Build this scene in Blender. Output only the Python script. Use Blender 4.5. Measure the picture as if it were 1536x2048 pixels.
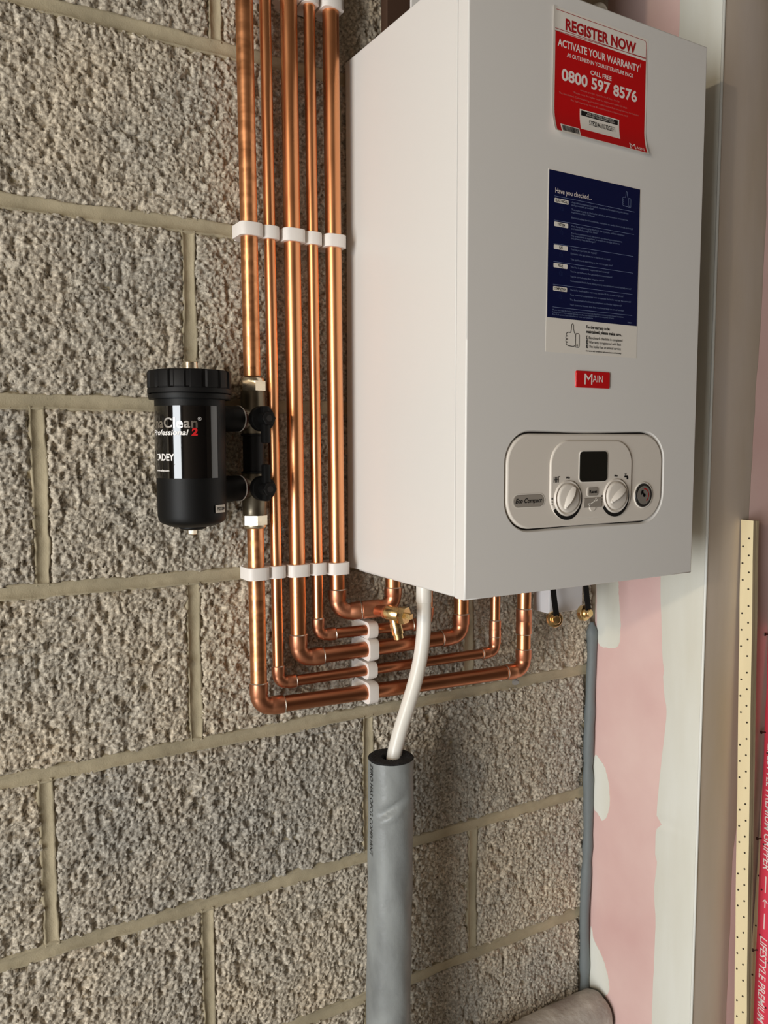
import bpy, bmesh, math, random
import numpy as np
from mathutils import Vector, Matrix
random.seed(7); rng = np.random.default_rng(11)
PI = math.pi
for o in list(bpy.data.objects): bpy.data.objects.remove(o)
scene = bpy.context.scene
COL = scene.collection

# ---------------------------------------------------------------- camera
F_PX = 1629.2
yaw, pitch, roll = 0.5369, -0.0852, -0.0014
fw = Vector((math.sin(yaw)*math.cos(pitch), math.cos(yaw)*math.cos(pitch), math.sin(pitch)))
rt = Vector((math.cos(yaw), -math.sin(yaw), 0)); up = rt.cross(fw)
rt, up = math.cos(roll)*rt + math.sin(roll)*up, -math.sin(roll)*rt + math.cos(roll)*up
cd = bpy.data.cameras.new('camera'); cam = bpy.data.objects.new('camera', cd); COL.objects.link(cam)
cd.sensor_fit = 'VERTICAL'; cd.sensor_height = 36.0; cd.sensor_width = 27.0
cd.lens = 36.0*F_PX/2048.0; cd.clip_start = 0.02
m = Matrix((rt, up, -fw)).transposed().to_4x4(); m.translation = Vector((-0.3974, -1.0326, 0.1763))
cam.matrix_world = m
scene.camera = cam

# ---------------------------------------------------------------- world, light, exposure
wd = bpy.data.worlds.new('sky'); scene.world = wd; wd.use_nodes = True
bg = wd.node_tree.nodes['Background']; bg.inputs[0].default_value = (0.75, 0.87, 1.0, 1); bg.inputs[1].default_value = 0.6
scene.view_settings.view_transform = 'Standard'; scene.view_settings.look = 'None'
scene.view_settings.gamma = 1.0; scene.view_settings.use_curve_mapping = False
scene.view_settings.exposure = 0.0
XL, XR, YR, ZF, ZC = -2.9, 1.9, -3.1, -1.46, 0.98      # room: left, right, rear, floor, ceiling
DOOR = (-2.55, -0.90, ZF, 0.62)                          # open doorway in the left wall
def area(name, loc, rot, sx, sy, power, colr):
    l = bpy.data.lights.new(name, 'AREA'); l.shape = 'RECTANGLE'; l.size = sx; l.size_y = sy; l.energy = power; l.color = colr
    o = bpy.data.objects.new(name, l); COL.objects.link(o); o.location = loc; o.rotation_euler = rot; return o
area('doorway_daylight', (XL-0.06, (DOOR[0]+DOOR[1])/2, (DOOR[2]+DOOR[3])/2), (0, -PI/2, 0), DOOR[3]-DOOR[2], DOOR[1]-DOOR[0], 110, (0.95, 0.98, 1.0))
pl = bpy.data.lights.new('work_lamp', 'POINT'); pl.energy = 58; pl.color = (1.0, 0.83, 0.60); pl.shadow_soft_size = 0.05
po = bpy.data.objects.new('work_lamp', pl); COL.objects.link(po); po.location = (-2.5, -1.48, 0.757)

# ---------------------------------------------------------------- materials
def S(r, g, b):
    f = lambda c: (c/255/12.92 if c/255 <= 0.04045 else ((c/255+0.055)/1.055)**2.4)
    return (f(r), f(g), f(b), 1)
MATS = {}
def mat(name, col, rough=0.5, metal=0.0, bump=None, var=None, rvar=None, coat=0.0, spec=0.5, emit=None, sss=0.0):
    """col base; var=(scale, colour2, detail, stretch) noise mix; bump=(scale, strength, dist); rvar=(scale, lo, hi)"""
    if name in MATS: return MATS[name]
    mt = bpy.data.materials.new(name); mt.use_nodes = True; MATS[name] = mt
    nt = mt.node_tree; n = nt.nodes; L = nt.links; p = n['Principled BSDF']
    p.inputs['Base Color'].default_value = col; p.inputs['Roughness'].default_value = rough; p.inputs['Metallic'].default_value = metal
    p.inputs['Coat Weight'].default_value = coat; p.inputs['Specular IOR Level'].default_value = spec
    if sss: p.inputs['Subsurface Weight'].default_value = sss; p.inputs['Subsurface Radius'].default_value = (.004, .004, .004)
    tc = n.new('ShaderNodeTexCoord')
    def noise(scale, detail=4, stretch=None):
        t = n.new('ShaderNodeTexNoise'); t.inputs['Scale'].default_value = scale; t.inputs['Detail'].default_value = detail
        if stretch:
            mp = n.new('ShaderNodeMapping'); mp.inputs['Scale'].default_value = stretch; L.new(tc.outputs['Object'], mp.inputs[0]); L.new(mp.outputs[0], t.inputs['Vector'])
        else: L.new(tc.outputs['Object'], t.inputs['Vector'])
        return t
    if var:
        sc, c2, lo, hi = var[:4]; st = var[4] if len(var) > 4 else None
        t = noise(sc, 6, st); mr = n.new('ShaderNodeMapRange'); mr.inputs[1].default_value = lo; mr.inputs[2].default_value = hi
        L.new(t.outputs[0], mr.inputs[0]); mx = n.new('ShaderNodeMix'); mx.data_type = 'RGBA'
        mx.inputs[6].default_value = col; mx.inputs[7].default_value = c2; L.new(mr.outputs[0], mx.inputs[0]); L.new(mx.outputs[2], p.inputs['Base Color'])
    if rvar:
        t = noise(rvar[0], 5, rvar[3] if len(rvar) > 3 else None); mr = n.new('ShaderNodeMapRange'); mr.inputs[1].default_value = .3; mr.inputs[2].default_value = .7
        mr.inputs[3].default_value = rvar[1]; mr.inputs[4].default_value = rvar[2]; L.new(t.outputs[0], mr.inputs[0]); L.new(mr.outputs[0], p.inputs['Roughness'])
    if bump:
        t = noise(bump[0], 5, bump[3] if len(bump) > 3 else None); b = n.new('ShaderNodeBump'); b.inputs['Strength'].default_value = bump[1]; b.inputs['Distance'].default_value = bump[2]
        L.new(t.outputs[0], b.inputs['Height']); L.new(b.outputs[0], p.inputs['Normal'])
    return mt

def block_material():
    mt = bpy.data.materials.new('concrete_block'); mt.use_nodes = True
    nt = mt.node_tree; n = nt.nodes; L = nt.links; p = n['Principled BSDF']; p.inputs['Roughness'].default_value = 0.95; p.inputs['Specular IOR Level'].default_value = 0.25
    tc = n.new('ShaderNodeTexCoord'); oi = n.new('ShaderNodeObjectInfo')
    t1 = n.new('ShaderNodeTexNoise'); t1.inputs['Scale'].default_value = 260; t1.inputs['Detail'].default_value = 5
    t2 = n.new('ShaderNodeTexNoise'); t2.inputs['Scale'].default_value = 7; t2.inputs['Detail'].default_value = 3
    for t in (t1, t2): L.new(tc.outputs['Object'], t.inputs['Vector'])
    r1 = n.new('ShaderNodeValToRGB'); e = r1.color_ramp.elements
    e[0].position = .30; e[0].color = S(134, 128, 117); e[1].position = .72; e[1].color = S(228, 222, 207)
    L.new(t1.outputs[0], r1.inputs[0])
    r2 = n.new('ShaderNodeValToRGB'); e = r2.color_ramp.elements
    e[0].position = .33; e[0].color = (.84, .85, .86, 1); e[1].position = .68; e[1].color = (1.05, 1.0, .93, 1)
    L.new(t2.outputs[0], r2.inputs[0])
    mx = n.new('ShaderNodeMix'); mx.data_type = 'RGBA'; mx.blend_type = 'MULTIPLY'; mx.inputs[0].default_value = 1
    L.new(r1.outputs[0], mx.inputs[6]); L.new(r2.outputs[0], mx.inputs[7])
    r3 = n.new('ShaderNodeValToRGB'); e = r3.color_ramp.elements
    e[0].position = 0; e[0].color = (.88, .88, .90, 1); e[1].position = 1; e[1].color = (1.08, 1.04, 1.0, 1)
    L.new(oi.outputs['Random'], r3.inputs[0])
    m2 = n.new('ShaderNodeMix'); m2.data_type = 'RGBA'; m2.blend_type = 'MULTIPLY'; m2.inputs[0].default_value = 1
    L.new(mx.outputs[2], m2.inputs[6]); L.new(r3.outputs[0], m2.inputs[7]); L.new(m2.outputs[2], p.inputs['Base Color'])
    b = n.new('ShaderNodeBump'); b.inputs['Strength'].default_value = .5; b.inputs['Distance'].default_value = .0015
    t3 = n.new('ShaderNodeTexNoise'); t3.inputs['Scale'].default_value = 420; t3.inputs['Detail'].default_value = 4; L.new(tc.outputs['Object'], t3.inputs['Vector'])
    L.new(t3.outputs[0], b.inputs['Height']); L.new(b.outputs[0], p.inputs['Normal'])
    return mt
M_BLOCK = block_material()
M_MORTAR = mat('mortar', S(184, 172, 145), .95, bump=(500, .5, .0008), var=(14, S(158, 148, 124), .35, .7), spec=.2)
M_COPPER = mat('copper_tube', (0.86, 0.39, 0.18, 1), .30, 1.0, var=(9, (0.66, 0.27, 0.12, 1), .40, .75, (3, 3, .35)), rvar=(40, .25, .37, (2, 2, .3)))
M_COPPERH = mat('copper_tube_dimmed', (0.62, 0.26, 0.135, 1), .32, 1.0, var=(9, (0.46, 0.17, 0.085, 1), .42, .75, (.35, 3, 3)), rvar=(40, .28, .40, (.3, 2, 2)))  # darker copy of the tube copper: dim reflections painted into the level runs
M_COPPERW = mat('copper_worn', (0.82, 0.38, 0.18, 1), .32, 1.0, var=(30, (0.42, 0.17, 0.07, 1), .48, .76, (.6, .6, 1.6)), rvar=(60, .26, .44, (.4, .4, 2)))
M_COPPERF = mat('copper_fitting', (0.70, 0.31, 0.175, 1), .34, 1.0, var=(40, (0.52, 0.20, 0.11, 1), .45, .8), rvar=(80, .28, .44))
M_SOLDER = mat('solder', (.72, .66, .58, 1), .3, 1.0)
M_CLIP = mat('nylon_white', S(238, 232, 226), .45, sss=.15, bump=(200, .08, .0005))
M_CASE = mat('case_white', S(225, 222, 217), .38, bump=(900, .03, .0002), rvar=(6, .30, .42))
M_CASE2 = mat('panel_white', S(222, 214, 203), .42)
M_GAP = mat('gap_black', S(22, 18, 16), .7)
M_LCD = mat('lcd_glass', S(20, 21, 18), .12, coat=.5)
M_BUTTON = mat('button_grey', S(150, 142, 132), .5)
M_INK = mat('ink_black', S(18, 16, 16), .6)
M_RED = mat('sticker_red', S(196, 8, 14), .38)
M_REDTXT = mat('ink_red', S(170, 14, 22), .5)
M_WPAPER = mat('paper_white', S(232, 226, 216), .5)
M_WINK = mat('ink_white', S(238, 226, 220), .5)
M_PINKINK = mat('ink_pale', S(205, 120, 115), .5)
M_NAVY = mat('sticker_navy', S(6, 16, 62), .32)
M_BLUEINK = mat('ink_bluegrey', S(120, 134, 168), .5)
M_BADGE = mat('badge_red', S(200, 12, 20), .22, coat=.6)
M_BLACK = mat('black_plastic', S(10, 10, 10), .5, bump=(700, .12, .0003), spec=.25)
M_BLACK2 = mat('black_plastic_soft', S(13, 12, 12), .55, bump=(300, .15, .0004), spec=.25)
M_GLOSS = mat('black_gloss_label', S(6, 6, 7), .10, coat=1.0)
M_LTXT = mat('label_ink_white', S(236, 232, 228), .4)
M_LRED = mat('label_ink_red', S(200, 30, 34), .4)
M_SILVER = mat('label_ink_silver', (.75, .72, .68, 1), .28, 1.0)
M_BRASS = mat('brass', (.80, .58, .28, 1), .24, 1.0, rvar=(90, .16, .36))
M_BRASSN = mat('brass_nickel', (.74, .66, .52, 1), .25, 1.0, rvar=(90, .18, .36))
M_VALVE = mat('valve_dull', (.17, .145, .105, 1), .40, 1.0, rvar=(60, .3, .55))
M_WASHER = mat('fibre_washer', S(92, 48, 34), .7)
M_UPVC = mat('white_upvc', S(236, 233, 224), .3, var=(7, S(226, 218, 200), .45, .8))
M_FOAM = mat('pipe_lagging', S(146, 150, 149), .42, var=(22, S(112, 115, 115), .40, .72, (1, 1, .4)), bump=(160, .35, .0015), rvar=(50, .28, .5))
M_FOAMIN = mat('lagging_core', S(38, 38, 40), .95, bump=(300, .8, .003))
M_FOAM2 = mat('dusty_lagging', S(198, 194, 184), .85, var=(18, S(160, 152, 144), .42, .66), bump=(90, .6, .004))
M_SEAL = mat('grey_sealant', S(112, 119, 120), .6, bump=(60, .4, .003))
M_PINK = mat('pink_plasterboard', S(230, 198, 190), .85, var=(5, S(216, 176, 170), .35, .72), bump=(400, .08, .0004))
M_FILL = mat('joint_compound', S(230, 230, 220), .85, var=(4, S(212, 208, 190), .38, .75, (1, 3, .5)), bump=(50, .12, .002, (1, 1, .15)))
M_FILL2 = mat('joint_compound_warm', S(218, 205, 194), .85, var=(3, S(206, 187, 162), .38, .75, (2, 2, .6)), bump=(60, .14, .002, (1, 1, .15)))  # darker, warmer copy of the joint compound for the wall past the corner
M_SMEAR = mat('thin_smear', S(234, 212, 204), .85)
M_BEAD = mat('corner_bead', S(238, 238, 230), .7)
M_CREAM = mat('bare_ply', S(236, 220, 178), .75, var=(25, S(222, 204, 162), .4, .75, (1, 1, .08)), bump=(90, .1, .001, (1, 1, .1)))
M_PLYEDGE = mat('ply_edge', S(176, 158, 126), .85, var=(60, S(130, 112, 88), .4, .7, (1, 1, .1)))
M_GRED = mat('gripper_red', S(222, 62, 84), .55)
M_NAIL = mat('nail_steel', (.10, .085, .07, 1), .45, 1.0)
M_ROOM = mat('room_plaster', S(118, 108, 96), .9)
M_ROOMD = mat('room_dark', S(84, 72, 60), .9)
M_FLOOR = mat('concrete_floor', S(178, 172, 162), .85, var=(3, S(150, 145, 138), .35, .7))
M_GDARK = mat('gauge_dark', S(44, 42, 40), .35)
M_GFACE = mat('gauge_face', S(128, 122, 114), .4)
M_PLUG = mat('plug_grey', S(140, 136, 130), .5)
M_GREYBOX = mat('case_grey', S(214, 212, 212), .45)

# ---------------------------------------------------------------- builders
def empty(name, loc=(0, 0, 0), label=None, cat=None, group=None, kind=None, parent=None):
    o = bpy.data.objects.new(name, None); COL.objects.link(o); o.location = loc; o.empty_display_size = .02
    tag(o, label, cat, group, kind)
    if parent: o.parent = parent
    return o
def tag(o, label=None, cat=None, group=None, kind=None):
    if label: o['label'] = label
    if cat: o['category'] = cat
    if group: o['group'] = group
    if kind: o['kind'] = kind
    return o
def wpos(p):
    v = Vector((0, 0, 0))
    while p is not None: v += p.location; p = p.parent
    return v
def build(name, geo, material, parent=None, smooth=False, sharp=40, label=None, cat=None, group=None, kind=None, flat=None):
    """geo = (verts, faces) in world coordinates; one mesh object whose origin sits on its parent's"""
    v, f = geo
    v = np.asarray(v, dtype=float)
    off = np.array(wpos(parent)) if parent else np.zeros(3)
    me = bpy.data.meshes.new(name); me.from_pydata((v-off).tolist(), [], [list(map(int, q)) for q in f]); me.update()
    bm = bmesh.new(); bm.from_mesh(me); bmesh.ops.recalc_face_normals(bm, faces=bm.faces); bm.to_mesh(me); bm.free()
    me.materials.append(material)
    if smooth:
        me.polygons.foreach_set('use_smooth', np.ones(len(me.polygons), bool)); me.set_sharp_from_angle(angle=math.radians(sharp))
        for q in me.polygons:
            if len(q.vertices) > 4 or (flat and q.area > flat): q.use_smooth = False
    o = bpy.data.objects.new(name, me); COL.objects.link(o)
    if parent: o.parent = parent
    return tag(o, label, cat, group, kind)
def join(*geos):
    V = []; Fc = []; k = 0
    for v, f in geos:
        v = np.asarray(v, float).reshape(-1, 3); V.append(v); Fc += [[i+k for i in q] for q in f]; k += len(v)
    return np.concatenate(V), Fc
def box(x0, x1, y0, y1, z0, z1):
    v = [(x, y, z) for x in (x0, x1) for y in (y0, y1) for z in (z0, z1)]
    return np.array(v, float), [(0, 1, 3, 2), (4, 6, 7, 5), (0, 4, 5, 1), (2, 3, 7, 6), (0, 2, 6, 4), (1, 5, 7, 3)]
def rbox(x0, x1, y0, y1, z0, z1, r=.003, seg=2):
    bm = bmesh.new(); v, f = box(x0, x1, y0, y1, z0, z1)
    vs = [bm.verts.new(p) for p in v]
    for q in f: bm.faces.new([vs[i] for i in q])
    bmesh.ops.recalc_face_normals(bm, faces=bm.faces)
    bmesh.ops.bevel(bm, geom=list(bm.edges), offset=r, segments=seg, profile=.5, affect='EDGES')
    bm.verts.ensure_lookup_table(); out = (np.array([p.co[:] for p in bm.verts]), [[p.index for p in q.verts] for q in bm.faces]); bm.free(); return out
def frame(d):
    d = np.asarray(d, float); d = d/np.linalg.norm(d)
    a = np.array([0, 0, 1.]) if abs(d[2]) < .9 else np.array([1., 0, 0])
    u = np.cross(a, d); u /= np.linalg.norm(u); w = np.cross(d, u); return d, u, w
def sweep(path, radii, seg=24, caps=True):
    path = np.asarray(path, float); n = len(path); radii = np.broadcast_to(np.asarray(radii, float), (n,))
    T = np.zeros_like(path); T[1:-1] = path[2:]-path[:-2]; T[0] = path[1]-path[0]; T[-1] = path[-1]-path[-2]
    for i in range(n):
        if np.linalg.norm(T[i]) < 1e-9: T[i] = T[i-1]
    d, u, w = frame(T[0]); a = np.linspace(0, 2*PI, seg, endpoint=False); V = []
    for i in range(n):
        t = T[i]/np.linalg.norm(T[i]); u = u-t*np.dot(u, t); u /= np.linalg.norm(u); w = np.cross(t, u)
        V.append(path[i]+radii[i]*(np.outer(np.cos(a), u)+np.outer(np.sin(a), w)))
    Fc = []
    for i in range(n-1):
        for j in range(seg):
            k = (j+1) % seg; Fc.append((i*seg+j, i*seg+k, (i+1)*seg+k, (i+1)*seg+j))
    if caps: Fc.append(list(range(seg))[::-1]); Fc.append(list(range((n-1)*seg, n*seg)))
    return np.concatenate(V), Fc
def lathe(base, axis, prof, seg=32, caps=True):
    """prof = [(distance along axis, radius)]"""
    base = np.asarray(base, float); d, u, w = frame(axis)
    a = np.linspace(0, 2*PI, seg, endpoint=False); ring = np.outer(np.cos(a), u)+np.outer(np.sin(a), w)
    V = [base+h*d+r*ring for h, r in prof]; n = len(prof); Fc = []
    for i in range(n-1):
        for j in range(seg):
            k = (j+1) % seg; Fc.append((i*seg+j, i*seg+k, (i+1)*seg+k, (i+1)*seg+j))
    if caps: Fc.append(list(range(seg))[::-1]); Fc.append(list(range((n-1)*seg, n*seg)))
    return np.concatenate(V), Fc
def torus(c, axis, R, r, seg=32, rs=8):
    d, u, w = frame(axis); V = []; Fc = []
    for i in range(seg):
        a = 2*PI*i/seg; e = math.cos(a)*u+math.sin(a)*w
        for j in range(rs):
            b = 2*PI*j/rs; V.append(np.asarray(c, float)+e*(R+r*math.cos(b))+d*r*math.sin(b))
    for i in range(seg):
        for j in range(rs): Fc.append((i*rs+j, ((i+1) % seg)*rs+j, ((i+1) % seg)*rs+(j+1) % rs, i*rs+(j+1) % rs))
    return np.array(V), Fc
def prism(poly, o, eu, ev, en, t, bev=0.0):
    """closed 2-D outline poly extruded by t along en; optional chamfer on the far face"""
    poly = np.asarray(poly, float); o, eu, ev, en = (np.asarray(q, float) for q in (o, eu, ev, en)); n = len(poly)
    P3 = lambda q, h: o+np.outer(q[:, 0], eu)+np.outer(q[:, 1], ev)+h*en
    L = [P3(poly, 0)]
    if bev:
        nx = np.roll(poly, -1, 0)-poly; pv = poly-np.roll(poly, 1, 0)
        nx /= np.linalg.norm(nx, axis=1)[:, None]+1e-12; pv /= np.linalg.norm(pv, axis=1)[:, None]+1e-12
        ar = .5*np.sum(poly[:, 0]*np.roll(poly[:, 1], -1)-np.roll(poly[:, 0], -1)*poly[:, 1]); sg = 1 if ar > 0 else -1
        nn = nx+pv; nn /= np.linalg.norm(nn, axis=1)[:, None]+1e-12; inn = sg*np.stack([-nn[:, 1], nn[:, 0]], 1)
        for q in (0, .35, .7, 1): a = q*PI/2; L.append(P3(poly+inn*bev*(1-math.cos(a)), t-bev+bev*math.sin(a)))
    else: L.append(P3(poly, t))
    Fc = []
    for i in range(len(L)-1):
        for j in range(n): k = (j+1) % n; Fc.append((i*n+j, i*n+k, (i+1)*n+k, (i+1)*n+j))
    Fc.append(list(range(n))[::-1]); Fc.append(list(range((len(L)-1)*n, len(L)*n)))
    return np.concatenate(L), Fc
def rrect(x0, x1, y0, y1, r, seg=6):
    P = []
    for cx, cy, a0 in ((x1-r, y1-r, 0), (x0+r, y1-r, 90), (x0+r, y0+r, 180), (x1-r, y0+r, 270)):
        for i in range(seg+1): a = math.radians(a0+90*i/seg); P.append((cx+r*math.cos(a), cy+r*math.sin(a)))
    return np.array(P)
def grid(nu, nv): return [(i*nv+j, (i+1)*nv+j, (i+1)*nv+j+1, i*nv+j+1) for i in range(nu-1) for j in range(nv-1)]
def disc_arc(c, r0, r1, a0, a1, n=24):
    """flat ring sector in 2-D; r0/r1 may be functions of t"""
    V = []; Fc = []
    for i in range(n+1):
        t = i/n; a = math.radians(a0+(a1-a0)*t); ra = r0(t) if callable(r0) else r0; rb = r1(t) if callable(r1) else r1
        V += [(c[0]+ra*math.cos(a), c[1]+ra*math.sin(a)), (c[0]+rb*math.cos(a), c[1]+rb*math.sin(a))]
    for i in range(n): Fc.append((2*i, 2*i+1, 2*i+3, 2*i+2))
    return np.array(V), Fc
def stroke(pts, w, closed=False):
    pts = np.asarray(pts, float); n = len(pts)
    T = (np.roll(pts, -1, 0)-np.roll(pts, 1, 0)) if closed else np.gradient(pts, axis=0)
    T /= np.linalg.norm(T, axis=1)[:, None]+1e-12; N = np.stack([-T[:, 1], T[:, 0]], 1)*w/2
    V = np.concatenate([pts-N, pts+N]); Fc = [(i, (i+1) % n, n+(i+1) % n, n+i) for i in range(n if closed else n-1)]
    return V, Fc
def join2(*g):
    V = []; Fc = []; k = 0
    for v, f in g: v = np.asarray(v, float); V.append(v); Fc += [[i+k for i in q] for q in f]; k += len(v)
    return np.concatenate(V), Fc
def rect2(x0, x1, y0, y1): return np.array([(x0, y0), (x1, y0), (x1, y1), (x0, y1)], float), [(0, 1, 2, 3)]
_tc = {}
def text_raw(s, bold=0.0, shear=0.0, track=1.0):
    k = (s, bold, shear, track)
    if k in _tc: return _tc[k]
    c = bpy.data.curves.new('lettering', 'FONT'); c.body = s; c.size = 1; c.offset = bold; c.shear = shear; c.resolution_u = 3; c.space_character = track
    o = bpy.data.objects.new('lettering', c); COL.objects.link(o)
    dg = bpy.context.evaluated_depsgraph_get(); me = bpy.data.meshes.new_from_object(o.evaluated_get(dg))
    V = np.array([v.co[:2] for v in me.vertices]).reshape(-1, 2); Fc = [list(q.vertices) for q in me.polygons]
    bpy.data.objects.remove(o); bpy.data.curves.remove(c); bpy.data.meshes.remove(me)
    _tc[k] = (V, Fc); return V, Fc
CAP = None
def text2(s, x0, x1, zb, cap, bold=0.0, shear=0.0, track=1.0, align=None):
    """2-D lettering whose ink runs x0..x1 with baseline zb and cap height cap"""
    global CAP
    if CAP is None: CAP = text_raw('H')[0][:, 1].max()
    V, Fc = text_raw(s, bold, shear, track); V = V.copy()
    if len(V) == 0: return V, Fc
    a, b = V[:, 0].min(), V[:, 0].max()
    V[:, 0] = x0+(V[:, 0]-a)*(x1-x0)/(b-a); V[:, 1] = zb+V[:, 1]*cap/CAP
    return V, Fc
def to3(g, fn): return np.array([fn(x, y) for x, y in g[0]]), g[1]

# ================================================================= THE SETTING
XC, YA = 0.647, -0.2315           # block wall / plasterboard corner, and the arris of the plasterboard return
wall = build('wall_back', join(box(XL, XC+.02, .006, .10, ZF, ZC)), M_MORTAR, kind='structure')
tag(wall, 'bare concrete block wall with pale mortar joints', None)

def hashcell(ix, iy, k):
    h = (ix*374761393+iy*668265263+k*974634777) & 0xffffffff; h = ((h ^ (h >> 13))*1274126177) & 0xffffffff; h = h ^ (h >> 16); return (h & 0xffff)/65535.0
def worley(x, y, k):
    ix = np.floor(x).astype(np.int64); iy = np.floor(y).astype(np.int64); f1 = np.full(x.shape, 9.); f2 = np.full(x.shape, 9.); hid = np.zeros(x.shape)
    for dx in (-1, 0, 1):
        for dy in (-1, 0, 1):
            cx, cy = ix+dx, iy+dy; px = cx+hashcell(cx, cy, k); py = cy+hashcell(cx, cy, k+1)
            d = np.hypot(x-px, y-py); h = hashcell(cx, cy, k+2); near = d < f1
            f2 = np.where(near, f1, np.minimum(f2, d)); hid = np.where(near, h, hid); f1 = np.where(near, d, f1)
    return f1, f2, hid
def vnoise(x, y, k):
    ix = np.floor(x).astype(np.int64); iy = np.floor(y).astype(np.int64); fx = x-ix; fy = y-iy; fx = fx*fx*(3-2*fx); fy = fy*fy*(3-2*fy)
    return (hashcell(ix, iy, k)*(1-fx)*(1-fy)+hashcell(ix+1, iy, k)*fx*(1-fy)+hashcell(ix, iy+1, k)*(1-fx)*fy+hashcell(ix+1, iy+1, k)*fx*fy)
def fast_mesh(name, V, quads, material, parent, smooth=True):
    me = bpy.data.meshes.new(name); me.vertices.add(len(V)); me.vertices.foreach_set('co', V.astype(np.float32).ravel())
    q = np.asarray(quads, dtype=np.int32); me.loops.add(q.size); me.loops.foreach_set('vertex_index', q.ravel())
    me.polygons.add(len(q)); me.polygons.foreach_set('loop_start', np.arange(0, q.size, 4, dtype=np.int32)); me.polygons.foreach_set('loop_total', np.full(len(q), 4, dtype=np.int32))
    me.update(calc_edges=True); me.validate()
    if smooth: me.polygons.foreach_set('use_smooth', np.ones(len(q), bool))
    me.materials.append(material); o = bpy.data.objects.new(name, me); COL.objects.link(o); o.parent = parent; return o
def qgrid(nu, nv):
    i, j = np.meshgrid(np.arange(nu-1), np.arange(nv-1), indexing='ij'); a = i*nv+j
    return np.stack([a, a+nv, a+nv+1, a+1], -1).reshape(-1, 4)
def lumps(X, Z):
    wx = X+.004*(vnoise(X*180, Z*180, 5)-.5)+.0015*(vnoise(X*500, Z*500, 6)-.5); wz = Z+.004*(vnoise(X*180, Z*180, 8)-.5)+.0015*(vnoise(X*500, Z*500, 9)-.5)
    f1, f2, h = worley(wx/.0072, wz/.0072, 20); g1, g2, hh = worley(wx/.0042, wz/.0042, 40)
    big = np.clip((f2-f1)/.45, 0, 1)**.6*(.45+.55*h); sm = np.clip((g2-g1)/.5, 0, 1)**.7*(.4+.6*hh)
    pit = np.clip((vnoise(X*110, Z*110, 60)-.62)/.2, 0, 1)
    return .0050*big+.0030*sm-.0044*pit+.002*(vnoise(X*30, Z*30, 70)-.5)          # metres, towards the room
def concrete_block(x0, x1, z0, z1, step):
    nx = max(3, int((x1-x0)/step)+1); nz = max(3, int((z1-z0)/step)+1)
    X, Z = np.meshgrid(np.linspace(x0, x1, nx), np.linspace(z0, z1, nz), indexing='ij')
    e = np.minimum(np.minimum(X-x0, x1-X), np.minimum(Z-z0, z1-Z)); e = e+.006*(vnoise(X*120, Z*120, 90)-.6)
    edge = np.clip(e/.006, 0, 1)
    Y = -(lumps(X, Z)-.0034)+.0045*(1-edge)**2
    V = np.stack([X, Y, Z], -1).reshape(-1, 3)
    q = qgrid(nx, nz)
    # back rim so that the block is a solid slab standing in the mortar
    top = np.arange(nx)*nz+nz-1; bot = np.arange(nx)*nz; lf = np.arange(nz); rg = (nx-1)*nz+np.arange(nz)
    loop = np.concatenate([bot, rg[1:], top[::-1][1:], lf[::-1][1:-1]]); B = V[loop].copy(); B[:, 1] = .05; n0 = len(V); n = len(loop)
    rim = np.stack([loop, np.roll(loop, -1), n0+np.roll(np.arange(n), -1), n0+np.arange(n)], -1)
    return fast_mesh('concrete_block', np.concatenate([V, B]), np.concatenate([q, rim]), M_BLOCK, wall)
PERP = {-7: -.07, -6: -.27, -5: -.06, -4: -.26, -3: -.0625, -2: -.2600, -1: -.073, 0: -.2544, 1: -.070, 2: -.31, 3: -.029, 4: -.25}
JH = .0075
def mortar_strip(horizontal, a, b, c, k):
    n = max(4, int((b-a)/.0035)); m_ = 11; s = np.linspace(a, b, n); t = np.linspace(-1, 1, m_)
    Sg, Tg = np.meshgrid(s, t, indexing='ij'); w = .0100+.0050*(vnoise(Sg*38, Tg*.7+k, 101)-.38)*(1-.2*horizontal)+.0022*(vnoise(Sg*220, Tg*.7+k, 102)-.5)
    off = .0025*(vnoise(Sg*9, Sg*0+k, 104)-.5)
    D = .0042*np.cos(Tg*PI/2)**.8-.0012*np.abs(Tg)**3+.0008*(vnoise(Sg*160, Tg*3+k, 105)-.5)+.0008*(vnoise(Sg*25, Tg+k, 107)-.5)
    D = np.where(np.abs(Tg) > .99, .007, D)
    A = c+off+Tg*w
    V = np.stack([Sg, D, A] if horizontal else [A, D, Sg], -1).reshape(-1, 3); q = qgrid(n, m_)
    if horizontal: q = q
    else: q = q[:, ::-1]
    return fast_mesh('mortar_joint', V, q, M_MORTAR, wall)
XW0 = -1.6
for row in range(-7, 5):
    z0, z1 = row*.225, (row+1)*.225
    if z1 < ZF or z0 > ZC: continue
    p = PERP[row]; edges = []
    k = -4
    while p+.45*k < XC: edges.append(p+.45*k); k += 1
    edges = [e for e in edges if e > XW0-.3]; edges.append(XC+JH)
    for i in range(len(edges)-1):
        a, b = edges[i]+JH, edges[i+1]-JH
        if b-a < .03: continue
        near = b > -.52 and z1 > -.93 and z0 < .86
        if near: concrete_block(a, b, max(z0, ZF)+JH, min(z1, ZC)-JH, .0018)
        else: concrete_block(a, b, max(z0, ZF)+JH, min(z1, ZC)-JH, .009)
    for i in range(len(edges)-1):
        if edges[i] > XW0 and edges[i] < XC-.02: mortar_strip(False, max(z0, ZF)+.006, min(z1, ZC)-.006, edges[i], row*7+i)
for row in range(-6, 5):
    mortar_strip(True, XW0, XC, row*.225, row+50)

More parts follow.
